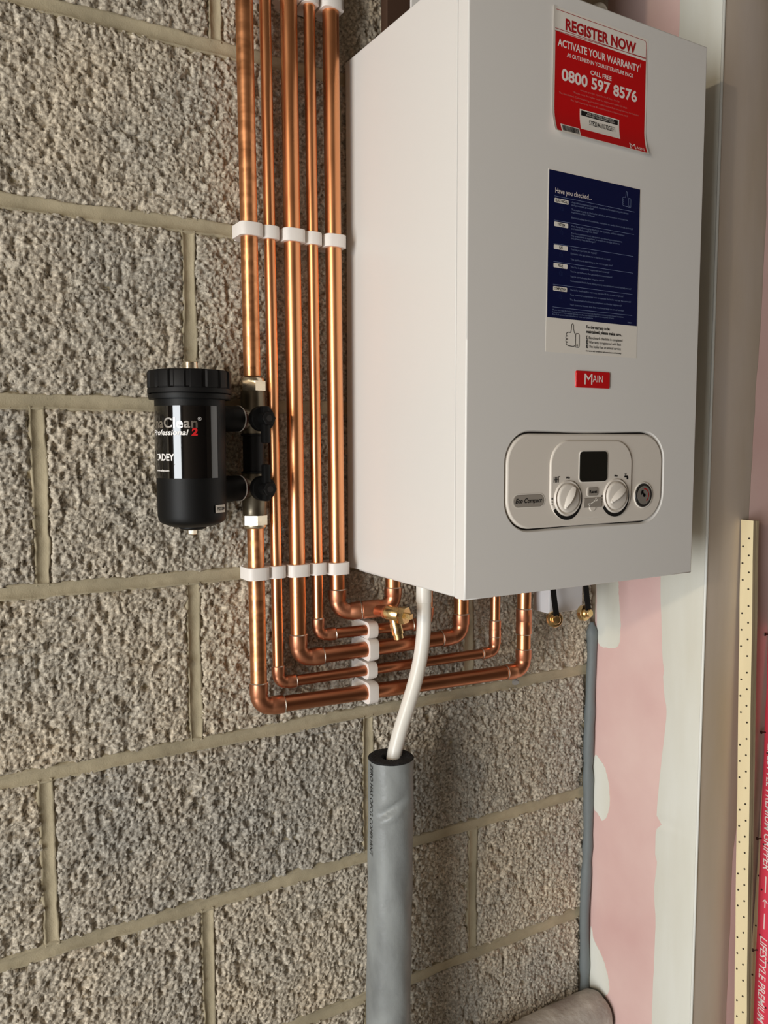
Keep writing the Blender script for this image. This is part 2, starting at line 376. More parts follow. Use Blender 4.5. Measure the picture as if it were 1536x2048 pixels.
# plasterboard return: side wall and the wall it turns into
wr = build('wall_right', box(XC, XC+.03, YA, -.006, ZF, ZC), M_PINK, kind='structure')
tag(wr, 'pink plasterboard return beside the block wall')
wf = build('wall_front_right', box(XC+.0302, XR, YA, YA+.0125, ZF, ZC), M_PINK, kind='structure')
tag(wf, 'pink plasterboard wall turning away from the corner bead')
def wavy(z, base, pts):
    return np.interp(z, [q[0] for q in pts], [q[1] for q in pts])
def skim(name, edge_fn, z0, z1, parent, material, side, fixed, n=220, t=.0007):
    zs = np.linspace(z0, z1, n); V = []
    for z in zs:
        e = edge_fn(z)
        if side == 'x':                     # on the return (plane x = XC)
            V += [(XC+.0002, e, z), (XC-t, e-.0025*np.sign(e-fixed), z), (XC-t, fixed, z), (XC+.0002, fixed, z)]
        else:
            V += [(e, YA+.0002, z), (e-.0025*np.sign(e-fixed), YA-t, z), (fixed, YA-t, z), (fixed, YA+.0002, z)]
    Fc = []
    for i in range(n-1):
        for j in range(3): Fc.append((4*i+j, 4*i+j+1, 4*i+j+5, 4*i+j+4))
    return build(name, (V, Fc), material, parent, smooth=True, sharp=30)
E1 = [(-1.5, -.150), (-.76, -.1535), (-.62, -.156), (-.56, -.150), (-.53, -.153), (-.515, -.156), (-.505, -.151), (-.46, -.150), (-.445, -.163), (-.437, -.1515), (-.38, -.1545), (-.34, -.158), (-.29, -.163), (-.25, -.166), (-.23, -.160), (-.2, -.156), (-.19, -.158), (-.175, -.1545), (-.05, -.146), (.3, -.15), (.80, -.1527), (1.0, -.152)]
skim('joint_compound', lambda z: wavy(z, 0, E1)+.0012*(vnoise(np.array(z*60.), np.array(3.), 7)-.5), ZF, ZC, wr, M_FILL, 'x', YA)
E2 = [(-1.5, .735), (-.75, .735), (-.5, .737), (-.40, .748), (-.30, .752), (.05, .746), (.24, .7515), (.35, .757), (.5, .762), (.76, .752), (1., .752)]
skim('joint_compound', lambda z: wavy(z, 0, E2)+.0022*(vnoise(np.array(z*40.), np.array(5.), 8)-.5), ZF, ZC, wf, M_FILL2, 'y', XC)
def patch(pts, parent, jit=.0012):
    pts = np.array(pts, float); n = len(pts); out = []
    for i in range(n):
        p0, p1, p2, p3 = pts[i-1], pts[i], pts[(i+1) % n], pts[(i+2) % n]
        for t in np.linspace(0, 1, 8, endpoint=False):
            out.append(.5*((2*p1)+(p2-p0)*t+(2*p0-5*p1+4*p2-p3)*t*t+(3*p1-p0-3*p2+p3)*t**3))
    out = np.array(out)+rng.normal(0, jit*.4, (len(out), 2))
    return build('filler_patch', prism(out, (XC+.0002, 0, 0), (0, 1, 0), (0, 0, 1), (-1, 0, 0), .0008), M_FILL, parent)
patch([(-.0105, -.045), (-.052, -.050), (-.060, -.085), (-.0655, -.14), (-.060, -.172), (-.035, -.180), (-.014, -.172), (-.010, -.11)], wr)
patch([(-.0105, -.385), (-.028, -.386), (-.0425, -.405), (-.0500, -.445), (-.046, -.475), (-.0345, -.492), (-.024, -.484), (-.0115, -.470)], wr)
patch([(-.0115, -.705), (-.020, -.722), (-.040, -.742), (-.0545, -.770), (-.0575, -.80), (-.03, -.83), (-.011, -.82)], wr)
build('corner_bead', sweep([(XC-.0003, YA-.0003, ZF), (XC-.0003, YA-.0003, ZC)], .0022, 8), M_BEAD, wr, smooth=True)
# grey sealant bead in the corner
zz = np.linspace(-1.2, -.139, 130); path = [(XC-.009+.0030*(vnoise(np.array(z*16.), np.array(1.), 3)-.5)+.0022*math.sin(z*21)-.001*(z < -.4)*1.0, -.0065, z) for z in zz]
rad = [.0088+.0025*(vnoise(np.array(z*40.), np.array(2.), 4)-.5) for z in zz]; rad[-1] = .003; rad[-2] = .0065
build('trim_1', sweep(path, rad, 14), M_SEAL, smooth=True, sharp=80, kind='structure', label='grey sealant bead in the corner of block wall and plasterboard')
# rest of the room
build('floor', box(XL-.1, XR+.1, YR-.1, .1, ZF-.1, ZF), M_FLOOR, kind='structure')
build('ceiling', box(XL-.1, XR+.1, YR-.1, .1, ZC, ZC+.1), M_ROOM, kind='structure')
build('wall_rear', box(XL-.1, XR+.1, YR-.1, YR, ZF, ZC), M_ROOMD, kind='structure')
build('wall_end', box(XR, XR+.1, YR, YA, ZF, ZC), M_ROOMD, kind='structure')
build('wall_left', join(box(XL-.1, XL, YR, DOOR[0], ZF, ZC), box(XL-.1, XL, DOOR[1], .1, ZF, ZC), box(XL-.1, XL, DOOR[0], DOOR[1], DOOR[3], ZC)), M_ROOMD, kind='structure')

# ================================================================= THE BOILER
BX, BZ, BB, BFY = 0.1538, -0.0048, -0.004, -0.287
BW, BH = 0.39, 0.70
boiler = empty('wall_boiler', (BX+BW/2, BB, BZ), 'white wall-hung combination boiler with red and blue stickers and a control panel', 'boiler')
SEAM = -0.2675
bx1 = BX+BW
build('case', rbox(BX, bx1, SEAM+.0008, BB, BZ+.002, BZ+BH, .0015, 2), M_CASE, boiler, smooth=True, flat=1e-3)
build('seam_strip', box(BX+.0015, bx1-.0015, SEAM-.003, SEAM+.003, BZ+.004, BZ+BH-.003), M_GAP, boiler)
build('base_plate', rbox(BX+.012, bx1-.010, BFY+.012, BB-.01, BZ-.003, BZ+.004, .001, 1), M_CASE, boiler)
# front panel with a rounded opening for the controls
HO = rrect(.0555, .3285, .0735, .1955, .040, 14); PO = rrect(.0595, .3245, .0775, .1915, .0365, 14)
def on_rect(p, c, x0, x1, y0, y1):
    d = p-c; s = min(((x1-c[0])/d[0] if d[0] > 0 else (x0-c[0])/d[0]) if abs(d[0]) > 1e-9 else 9e9, ((y1-c[1])/d[1] if d[1] > 0 else (y0-c[1])/d[1]) if abs(d[1]) > 1e-9 else 9e9); return c+d*s
c0 = np.array([.192, .1345])
dens = []
for i in range(len(HO)):
    q = HO[(i+1) % len(HO)]
    ns = 8 if np.linalg.norm(q-HO[i]) > .02 else 1
    for t in range(ns): dens.append(HO[i]+(q-HO[i])*t/ns)
dens = np.array(dens)
def fpt(u, v, h=0.0): return (BX+u, BFY-h, BZ+v)           # h proud of the front
def ring_loops(loops, closed=True):
    n = len(loops[0]); V = np.concatenate(loops); Fc = []
    for i in range(len(loops)-1):
        for j in range(n): k = (j+1) % n; Fc.append((i*n+j, i*n+k, (i+1)*n+k, (i+1)*n+j))
    return V, Fc
inner2 = c0+(dens-c0)*(1-.0038/np.linalg.norm(dens-c0, axis=1))[:, None]
mid2 = c0+(dens-c0)*(1-.0012/np.linalg.norm(dens-c0, axis=1))[:, None]
def outer(e):
    o = np.array([on_rect(p, c0, e, BW-e, e, BH-e) for p in dens])
    for cx, cy in ((e, e), (BW-e, e), (BW-e, BH-e), (e, BH-e)): o[np.argmin(np.hypot(o[:, 0]-cx, o[:, 1]-cy))] = (cx, cy)
    return o
o_in, o_e = outer(.0016), outer(0.0)
L = [np.array([fpt(*p, -.006) for p in inner2]), np.array([fpt(*p, -.0008) for p in mid2]), np.array([fpt(*p) for p in dens]), np.array([fpt(*p) for p in o_in]),
     np.array([fpt(*p, -.0005) for p in outer(.0005)]), np.array([fpt(*p, -.0016) for p in o_e]), np.array([fpt(*p, BFY-SEAM+.001) for p in o_e]), np.array([fpt(*p, BFY-SEAM+.001) for p in outer(.012)])]
build('front_panel', ring_loops(L), M_CASE, boiler, smooth=True, sharp=60, flat=6e-5)
build('panel_gap', prism(rrect(.0545, .3295, .0725, .1965, .041, 10), fpt(0, 0, -.0075), (1, 0, 0), (0, 0, 1), (0, -1, 0), .0025), M_GAP, boiler)
EU, EV, EN = (1, 0, 0), (0, 0, 1), (0, -1, 0)
def plate(poly, h0, h1, bev=0.0): return prism(poly, fpt(0, 0, h0), EU, EV, EN, h1-h0, bev)
ctl = build('control_panel', plate(PO, -.006, .0006, .0026), M_CASE2, boiler, smooth=True, sharp=50)
HP = .0006
ip = build('inner_panel', plate(rrect(.1255, .2655, .0855, .1835, .030, 12), HP-.001, HP+.0020, .0020), M_CASE2, ctl, smooth=True, sharp=50)
HI = HP+.0020
def flat(g, h): return to3(g, lambda x, y: fpt(x, y, h))
# display
build('display_rim', plate(rrect(.1712, .2212, .1308, .1708, .006), HI-.001, HI+.0006, .0005), M_WPAPER, ctl, smooth=True)
build('display', plate(rrect(.1724, .2198, .1320, .1696, .0052), HI-.001, HI+.0009), M_LCD, ctl, smooth=True, label='dark blank display window')
# knobs
def knob(cu, cv, ang, label):
    c = fpt(cu, cv, HI-.0005)
    build('knob_collar', lathe(c, EN, [(0, .0222), (.0016, .0216), (.0026, .0208), (.0026, .0202), (.0006, .0182)], 48), M_CASE2, ctl, smooth=True, sharp=50)
    kb = build('knob', lathe(c, EN, [(.0006, .0180), (.0030, .0178), (.0042, .0168), (.0046, .0150), (.0046, .0001)], 48), M_CASE2, ctl, smooth=True, label=label)
    d = np.array([math.cos(ang), math.sin(ang)]); pn = np.array([-d[1], d[0]])
    V = []; n = 12
    for i in range(n+1):
        t = i/n; s = -.0150+.0300*t; w = .0052*math.sin(PI*min(1, .18+.82*t))**.7+.0006; hh = .0046+.0060*math.sin(PI*min(1, .12+t*.80))
        for q, h in ((-w, .0044), (-.0006, hh), (.0006, hh), (w, .0044)): p = np.array([cu, cv])+d*s+pn*q; V.append(fpt(p[0], p[1], HI-.0005+h))
    build('knob_grip', (V, grid(n+1, 4)), M_CASE2, kb, smooth=True, sharp=60)
    p = np.array([cu, cv])+d*.0135
    build('knob_pointer', lathe(fpt(p[0], p[1], HI+.0042), EN, [(0, .0017), (.0018, .0017), (.0024, .001)], 14), M_WPAPER, kb, smooth=True)
    build('dial_scale', flat(disc_arc((cu, cv), lambda t: .0224, lambda t: .0228+.0040*max(0, min(1, (t-.15)/.5)), 68, -148, 40), HI+.00025), M_INK, ctl)
knob(.1535, .1126, math.radians(237), 'white heating dial below radiator symbol')
knob(.2362, .1128, math.radians(213), 'white hot water dial below tap symbol')
for u0 in (.1505, .2330): build('dial_lettering', flat(text2('Min', u0, u0+.006, .1366 if u0 < .2 else .1372, .0024, .03), HI+.0003), M_INK, ctl)
for cu, cv in ((.1283, .1135), (.2115, .1140)):
    build('dial_lettering', flat(join2(*[text2(ch, cu-.0011, cu+.0013, cv-i*.0034-.002, .0024, .03) for i, ch in enumerate('Max')]), HI+.0003), M_INK, ctl)
build('radiator_symbol', flat(join2(*[rect2(.1302+i*.0023, .1313+i*.0023, .1322, .1392) for i in range(4)], rect2(.1302, .1384, .1352, .1358), rect2(.1372, .1402, .1386, .1396)), HI+.0003), M_INK, ctl)
build('tap_symbol', flat(join2(rect2(.2508, .2570, .1358, .1380), rect2(.2550, .2580, .1332, .1368), rect2(.2526, .2534, .1376, .1398), rect2(.2510, .2550, .1398, .1405)), HI+.0003), M_INK, ctl)
# buttons
rb = build('reset_button', plate(rrect(.1866, .2036, .1140, .1246, .0028), HI-.001, HI+.0016, .0008), M_BUTTON, ctl, smooth=True, label='small grey reset button')
build('lettering', flat(text2('Reset', .1886, .2018, .1176, .0036, .03), HI+.0018), M_INK, rb)
build('button_rim', plate(rrect(.1856, .2052, .1130, .1256, .0036), HI-.001, HI+.0004, .0004), M_WPAPER, ctl, smooth=True)
sb = build('service_button', plate(np.array([(.1795, .0996), (.1795+.031, .0996), (.2108, .1015), (.2108, .1112), (.2090, .1118), (.1805, .1112)]), HI-.001, HI+.0016, .0008), M_BUTTON, ctl, label='grey button with spanner symbol')
build('spanner_symbol', flat(join2(stroke([(.1885, .1030), (.1945, .1058), (.2005, .1092)], .0014), disc_arc((.1885, .1030), .0008, .0022, 250, 550, 14), disc_arc((.2008, .1094), .0008, .0022, 70, 370, 14)), HI+.0018), M_WPAPER, sb)
build('service_tab', lathe(fpt(.1955, .1000, HI-.001), EN, [(0, .0056), (.0016, .0056), (.0022, .0048)], 24), M_CASE2, ctl, smooth=True)
# pressure gauge
ga = build('pressure_gauge', lathe(fpt(.2884, .1116, HP-.001), EN, [(0, .0158), (.0016, .0158), (.0030, .0150), (.0030, .0138)], 40, caps=True), M_GDARK, ctl, smooth=True, label='small round dark pressure gauge')
build('gauge_rim', torus(fpt(.2884, .1116, HP+.0006), EN, .0164, .0010, 40, 8), M_WPAPER, ga, smooth=True)
build('gauge_face', lathe(fpt(.2884, .1116, HP+.0016), EN, [(0, .0122), (.0006, .0122)], 36), M_GFACE, ga)
build('gauge_arc', flat(disc_arc((.2884, .1116), .0078, .0092, 95, -60, 26), HP+.0024), M_REDTXT, ga)
build('gauge_needle', flat(join2(stroke([(.2890, .1106), (.2842, .1166)], .0022), disc_arc((.2884, .1116), .0001, .0024, 0, 359, 16), disc_arc((.2855, .1150), .0001, .0036, 60, 240, 10)), HP+.0026), M_INK, ga)
# model plaque
ep = build('model_plaque', plate(rrect(.0690, .1170, .1040, .1188, .0074), HP-.001, HP+.0008, .0006), M_BUTTON, ctl, smooth=True, label='pill shaped plaque reading Eco Compact')
build('plaque_rim', flat(stroke(rrect(.0684, .1176, .1034, .1194, .0079, 8), .0009, True), HP+.0006), M_WPAPER, ep)
build('lettering', flat(text2('Eco Compact', .0722, .1132, .1092, .0052, .025, .25), HP+.0010), M_INK, ep)
# red badge
bd = build('maker_badge', plate(rrect(.1652, .2230, .2480, .2686, .0022), -.001, .0016, .0009), M_BADGE, boiler, smooth=True, label='glossy red rectangular badge with white lettering')
build('lettering', flat(join2(text2('M', .1790, .1922, .2520, .0132), text2('AIN', .1928, .2100, .2553, .0084)), .0018), M_WINK, bd)

# ---- red sticker, its lower edge lifting off the case
def lift(u, v):
    t = max(0.0, (.572-v)/.030); h = .0004+.0062*t*t; e = max(0.0, (.1235-u)/.004); return h+.0012*min(1, e)**2
def red3(u, v, d=0.0): return fpt(u, v, lift(u, v)+d)
RU0, RU1, RV0, RV1 = .1197, .2772, .5420, .6822
def sheet(u0, u1, v0, v1, fn, nu=24, nv=40, d=0.0, thick=.0002):
    us = np.linspace(u0, u1, nu); vs = np.linspace(v0, v1, nv); A = [fn(u, v, d) for u in us for v in vs]; n = len(A)
    B = [(p[0], p[1]+thick, p[2]) for p in A]; Fc = grid(nu, nv); Fb = [tuple(i+n for i in q[::-1]) for q in Fc]
    lp = [i*nv for i in range(nu)]+[(nu-1)*nv+j for j in range(1, nv)]+[i*nv+nv-1 for i in range(nu-2, -1, -1)]+[j for j in range(nv-2, 0, -1)]
    return np.array(A+B), Fc+Fb+[(lp[i], lp[(i+1) % len(lp)], lp[(i+1) % len(lp)]+n, lp[i]+n) for i in range(len(lp))]
rs = build('warranty_sticker', sheet(RU0, RU1, RV0, RV1, red3), M_WPAPER, boiler, smooth=True, label='red and white peeling sticker with phone number')
build('printed_field', sheet(RU0+.0014, RU1-.0030, RV0+.0010, .6550, red3, d=.0002, thick=.0001), M_RED, rs, smooth=True)
def r3(g, d): return to3(g, lambda x, y: red3(x, y, d))
brd = rrect(RU0+.0018, RU1-.0032, .655, RV1-.0030, .004, 6)
top_line = [p for p in brd if p[1] > .6575]
build('header_line', r3(stroke(np.array([(RU1-.0032, .655)]+list(top_line)+[(RU0+.0018, .655)]), .0006), .0003), M_REDTXT, rs)
build('red_lettering', r3(text2('REGISTER NOW', .1390, .2560, .6602, .0118, .035), .0003), M_REDTXT, rs)
for tx in (('ACTIVATE YOUR WARRANTY', .1275, .2630, .6396, .0080, .022), ('*', .2638, .2655, .6415, .0085), ('AS OUTLINED IN YOUR LITERATURE PACK', .1420, .2527, .6305, .0043, .02),
      ('CALL FREE', .1800, .2150, .6188, .0050, .02), ('0800 597 8576', .1342, .2597, .6030, .0124, .028), ('M', .2445, .2545, .5438, .0068), ('AIN', .2552, .2700, .5442, .0040)):
    build('white_lettering', r3(text2(*tx), .00035), M_WINK, rs)
build('small_print', r3(join2(text2('Lines are open 8am - 6pm, Mon-Fri, 8.30am - 2pm Sat', .1643, .2294, .5966, .0020), text2('*Please note the boiler must be registered within 30 days', .1524, .2426, .5917, .0020),
      text2('The Benchmark Commissioning Checklist completed and an annual service carried out', .1305, .2631, .5868, .0020), text2('For full warranty terms & conditions see literature pack', .1495, .2447, .5822, .0020)), .00035), M_PINKINK, rs)
wl = build('serial_label', sheet(.1640, .2295, .5525, .5760, red3, 14, 12, .0004, .0001), M_WPAPER, rs)
build('label_header', sheet(.1660, .2270, .5690, .5746, red3, 12, 4, .0006, .0001), M_INK, wl)
build('lettering', r3(text2('STP224610272GEF1', .1785, .2215, .5598, .0056, .01), .0007), M_INK, wl)
build('header_lettering', r3(join2(text2('FOR YOUR FREE WARRANTY', .176, .220, .5722, .0016), text2('REGISTER YOUR BOILER TODAY', .174, .222, .5700, .0016)), .00085), M_WPAPER, wl)
bl = build('barcode_label', sheet(.1312, .1610, .5424, .5520, red3, 10, 6, .0004, .0001), M_WPAPER, rs)
bars = []; x = .1330
while x < .1588: w = random.choice((.0003, .0005, .0008)); bars.append(rect2(x, x+w, .5440, .5510)); x += w+random.choice((.0003, .0005))
build('barcode', r3(join2(*bars), .0006), M_INK, bl)

# ---- blue checklist sticker
def b3(u, v, d=0.0): return fpt(u, v, .0003+d)
bs = build('checklist_sticker', sheet(.1165, .2705, .2885, .5000, b3, 4, 4), M_WPAPER, boiler, label='navy blue and white checklist sticker')
build('printed_field', sheet(.1177, .2695, .3290, .4990, b3, 4, 4, .0002, .0001), M_NAVY, bs)
F3 = lambda g, d=.0004: to3(g, lambda x, y: b3(x, y, d))
RULES = (.4700, .4422, .4152, .3945, .3680, .3416)
build('rules', F3(join2(*[rect2(.1262, .2602, v-.00022, v+.00022) for v in RULES])), M_BLUEINK, bs)
build('heading', F3(text2('Have you checked...', .1275, .1858, .4738, .0058, 0)), M_WINK, bs)
pills = ('ELECTRICAL', 'SYSTEM', 'GAS', 'FLUE', 'COMPLETION'); PV = (.4653, .4381, .4117, .3904, .3634)
for nm, v in zip(pills, PV):
    p = build('heading_pill', F3(( rrect(.1264, .1486, v-.0026, v+.0026, .0011, 4), [list(range(20))])), M_WPAPER, bs)
    w = .0019*len(nm); build('lettering', F3(text2(nm, .1375-w/2, .1375+w/2, v-.0013, .0027, .03), .0005), M_INK, p)
body = [(.4656, 'Any cables are properly routed, secured and dressed using the clamps', .096), (.4626, 'and grommets provided?', .036), (.4572, 'The mains supply to the boiler, whether permanent or switched live,', .096), (.4542, 'is protected by a 3A fuse?', .038), (.4478, 'Electrical safety (earth continuity, resistance to earth, short circuit, polarity)?', .105),
        (.4380, 'You have thoroughly flushed the system, added inhibitor', .090), (.4350, 'and included a magnetic filter?', .044), (.4298, 'You have commissioned the system, by returning to instructions', .086), (.4268, 'fully pressurised, is important, to ensure no damage occurs to', .082), (.4238, 'the primary heat exchanger?', .040),
        (.4108, "You've purged the gas supply?", .043), (.4058, 'Dynamic inlet gas pressure is there and correct?', .066), (.3990, 'The appliance is operating at the correct gas rate?', .070),
        (.3900, 'The flue is adequately supported and secured?', .065), (.3848, "You've carried out a flue gas analysis/measurement?", .070), (.3790, "You've carried out a flue integrity check?", .056), (.3736, "You've ensured that the flue is sloping properly and is sealed and secured internally and out?", .104),
        (.3630, 'The boiler itself needs a warranty, that you fill this is now completed', .090), (.3574, 'Your customer understands how to operate the boiler and use the controls?', .104), (.3514, 'The Benchmark checklist is completed and boiler registered?', .088), (.3456, 'Your customer knows that they need to arrange an annual service?', .092)]
build('small_print', F3(join2(*[text2(s, .1535, .1535+w, v, .0020) for v, s, w in body],
      text2('Please note that the boiler must be commissioned, and the checklist completed at the time of installation', .1262, .245, .3376, .0017), text2('Failure to do so may invalidate warranty and affect your statutory rights if not completed correctly', .1262, .228, .3350, .0017), text2('For full terms and conditions visit our website', .1262, .192, .3322, .0017), text2('720881501', .2525, .2595, .3316, .0016))), M_BLUEINK, bs)
def thumb(x0, y0, s):
    """outline of a raised thumb in a unit box scaled by s"""
    fist = [(.42, .62), (.22, .62), (.12, .56), (.12, .50), (.24, .46), (.10, .45), (.08, .37), (.24, .33), (.10, .32), (.09, .24), (.24, .20), (.12, .19), (.14, .10), (.26, .06), (.60, .04), (.72, .08)]
    th = [(.42, .62), (.46, .80), (.47, .95), (.53, 1.0), (.60, .95), (.60, .78), (.66, .62), (.76, .56)]
    cuff = [(.76, .02), (.96, .02), (1.0, .08), (1.0, .54), (.94, .60), (.80, .60), (.75, .55), (.75, .08)]
    f = lambda L: np.array([(x0+s*.86*a, y0+s*b) for a, b in L])
    w = s*.028
    return join2(stroke(f(fist), w), stroke(f(th), w), stroke(f(cuff), w, True), disc_arc((x0+s*.86*.86, y0+s*.10), s*.025, s*.045, 0, 360, 12))
build('thumb_symbol', F3(thumb(.2370, .4738, .0190)), M_BLUEINK, bs)
build('thumb_symbol', F3(thumb(.1455, .2958, .0285)), M_INK, bs)
for v in (.4585, .4310, .4048, .3835, .3560): build('tick_symbol', F3(thumb(.1352, v-.004, .0062)), mat('ink_faint', S(50, 66, 112), .5), bs)
bx_ = [rect2(.1815, .1848, v-.0022, v+.0022) for v in (.3092, .3040, .2986)]
build('caption', F3(join2(text2('For the warranty to be', .1815, .2210, .3202, .0036, .03), text2('maintained, please make sure...', .1815, .2440, .3147, .0036, .03), *bx_, text2('Benchmark checklist is completed', .1862, .2440, .3076, .0032, .004),
      text2('Warranty is registered with Baxi', .1862, .2415, .3024, .0032, .004), text2('The boiler has an annual service', .1862, .2415, .2970, .0032, .004), text2('For terms and conditions visit www.baxi.co.uk/warranty', .1815, .2425, .2922, .0018, .02))), M_INK, bs)
build('caption_numerals', F3(join2(*[text2(c, .1826, .1838, v-.0014, .0028) for c, v in zip('123', (.3092, .3040, .2986))]), .0006), M_WPAPER, bs)
# things on top of and under the case
build('dark_slab', rbox(.211, .500, -.020, -.0035, BZ+BH-.02, ZC-.001, .001, 1), mat('dark_brown', S(74, 50, 34), .8, bump=(60, .2, .001, (1, 1, .1))), boiler, label='dark brown slab behind the boiler top')  # plain dark brown slab, added to fill the dark area behind the boiler top
build('flue_cover', rbox(.200, .499, -.100, -.096, BZ+BH+.001, ZC-.001, .001, 2), M_CASE, boiler, smooth=True, flat=1e-3)  # carried up to the ceiling, out of view, to shade the pink return
build('unseen_flue_pipe', lathe((.349, -.165, BZ+BH+.0005), (0, 0, 1), [(0, .060), (.012, .060), (.013, .051), (ZC-BZ-BH-.002, .051)], 40), M_CASE, boiler, smooth=True, sharp=30)  # unseen pipe, added to throw shade on the top of the pink return
build('under_box', rbox(.4690, .5400, -.083, -.045, -.0925, BZ-.0005, .002, 2), M_GREYBOX, boiler, smooth=True, flat=1e-3, label='pale grey box under the boiler casing')

cable = [(.500, -.10, .700), (.505, -.10, .780), (.520, -.10, .815), (.536, -.10, .8255), (.546, -.10, .815), (.549, -.10, .785), (.549, -.09, .700)]
def smooth_path(pts, n=10):
    pts = [np.array(p, float) for p in pts]; out = []
    for i in range(len(pts)-1):
        p0 = pts[max(i-1, 0)]; p1 = pts[i]; p2 = pts[i+1]; p3 = pts[min(i+2, len(pts)-1)]
        for t in np.linspace(0, 1, n, endpoint=False): out.append(.5*((2*p1)+(p2-p0)*t+(2*p0-5*p1+4*p2-p3)*t*t+(3*p1-p0-3*p2+p3)*t**3))
    out.append(pts[-1]); return np.array(out)
build('mains_cable', sweep(smooth_path(cable, 6), .0055, 12), M_UPVC, boiler, smooth=True, label='white cable looping out of the boiler top')

# ================================================================= COPPER PIPES
PY = -0.030
def unit(v): v = np.asarray(v, float); return v/np.linalg.norm(v)
def arc_corner(c, di, do, R, n=10):
    """points of a fillet of radius R at corner c between travel directions di and do"""
    c = np.asarray(c, float); di, do = unit(di), unit(do); ang = math.acos(np.clip(np.dot(di, do), -1, 1)); t = R*math.tan(ang/2)
    nrm = unit(do-di*np.dot(do, di)); ctr = c-di*t+nrm*R
    return [ctr-nrm*R*math.cos(a)+di*R*math.sin(a) for a in np.linspace(0, ang, n)], t
def elbow(parent, c, di, do, r, R=None, sock=None):
    R = R or r*1.55; sock = sock or (.017 if r > .009 else .0125)
    di, do = unit(di), unit(do); pts, t = arc_corner(c, di, do, R)
    rs_ = r+.0016; rb_ = r+.0007
    a0 = pts[0]-di*sock; a1 = pts[-1]+do*sock
    P = [a0, a0+di*.0006, pts[0]-di*.0022, pts[0]]+pts[1:-1]+[pts[-1], pts[-1]+do*.0022, a1-do*.0006, a1]
    rr = [rs_-.0005, rs_, rs_, rb_]+[rb_]*(len(pts)-2)+[rb_, rs_, rs_, rs_-.0005]
    e = build('elbow', sweep(P, rr, 28), M_COPPERF, parent, smooth=True, sharp=35)
    build('solder_ring', torus(a0, di, r+.0006, .0011, 28, 6), M_SOLDER, e, smooth=True); build('solder_ring', torus(a1, do, r+.0006, .0011, 28, 6), M_SOLDER, e, smooth=True)
    return a0, a1
def tube(parent, a, b, r, m_=None): return build('tube', sweep([a, np.asarray(a)+(np.asarray(b)-np.asarray(a))*.5, b], r, 28), m_ or M_COPPER, parent, smooth=True)
def coupling(parent, c, d, r, ln):
    d = unit(d); c = np.asarray(c, float); q = r+.0016
    k = build('coupling', lathe(c-d*ln/2, d, [(0, q-.0006), (.0006, q), (ln*.47, q), (ln*.5-.0006, q-.0003), (ln*.5+.0006, q-.0003), (ln*.53, q), (ln-.0006, q), (ln, q-.0006)], 28), M_COPPERF, parent, smooth=True, sharp=30)
    for s in (-1, 1): build('solder_ring', torus(c+s*d*ln/2, d, r+.0006, .0011, 28, 6), M_SOLDER, k, smooth=True)
ZT = ZC
def vx(x0, x1): return lambda z: x1+(x0-x1)*(z+.1)/.85        # x at z=.75 is x0, at z=-.1 is x1
# name, label, x(z), radius, run z, riser (x,y), run end z
R22, R15 = .011, .0075
PIPES = dict(
 p2=dict(x=vx(.0255, .0322), r=R15, zr=-.1488, rx=.380, ry=-.060, zre=-.1455, label='thin copper pipe beside the filter, turning under the boiler to its fourth connection'),
 p3=dict(x=vx(.0580, .0627), r=R22, zr=-.1195, rx=.3155, ry=-.060, zre=-.1122, label='thick copper pipe in the middle of the five, turning under the boiler'),
 p4=dict(x=vx(.0872, .0930), r=R15, zr=-.0905, rx=.2550, ry=-.060, zre=-.0862, label='thin copper pipe next to the thick one nearest the boiler side'),
)
def pipe_run(d, root):
    r = d['r']; c = np.array([d['x'](d['zr']), PY, d['zr']]); c2 = np.array([d['rx'], d['ry'], d['zre']])
    top = np.array([d['x'](ZT), PY, ZT]); a0, a1 = elbow(root, c, c-top, c2-c, r)
    b0, b1 = elbow(root, c2, c2-c, (0, 0, 1), r)
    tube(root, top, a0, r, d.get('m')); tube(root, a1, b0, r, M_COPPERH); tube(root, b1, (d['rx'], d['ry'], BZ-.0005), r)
    return b1
for k, d in PIPES.items():
    root = empty('copper_pipe', (d['x'](0), PY, d['zr']), d['label'], 'pipe', 'copper pipes serving the boiler')
    b1 = pipe_run(d, root)
    if k == 'p2': coupling(root, (d['rx'], d['ry'], -.1090), (0, 0, 1), R15, .026)
# pipe 1: upper length into the filter, lower length out of it
X1 = vx(-.0024, .0035)
root = empty('copper_pipe', (X1(.26), PY, .26), 'worn thick copper pipe dropping into the top of the black filter', 'pipe', 'copper pipes serving the boiler')
tube(root, (X1(.262), PY, .262), (X1(ZT), PY, ZT), R22, M_COPPERW)
root = empty('copper_pipe', (X1(0), PY, -.177), 'thick copper pipe leaving the bottom of the black filter, lowest run under the boiler', 'pipe', 'copper pipes serving the boiler')
c = np.array([X1(-.177), PY, -.1775]); c2 = np.array([.4375, -.060, -.1825])
a0, a1 = elbow(root, c, (0, 0, -1), c2-c, R22); b0, b1 = elbow(root, c2, c2-c, (0, 0, 1), R22)
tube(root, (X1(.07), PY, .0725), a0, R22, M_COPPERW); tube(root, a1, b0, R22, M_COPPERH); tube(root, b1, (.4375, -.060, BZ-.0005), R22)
coupling(root, (.4375, -.060, -.1040), (0, 0, 1), R22, .040)
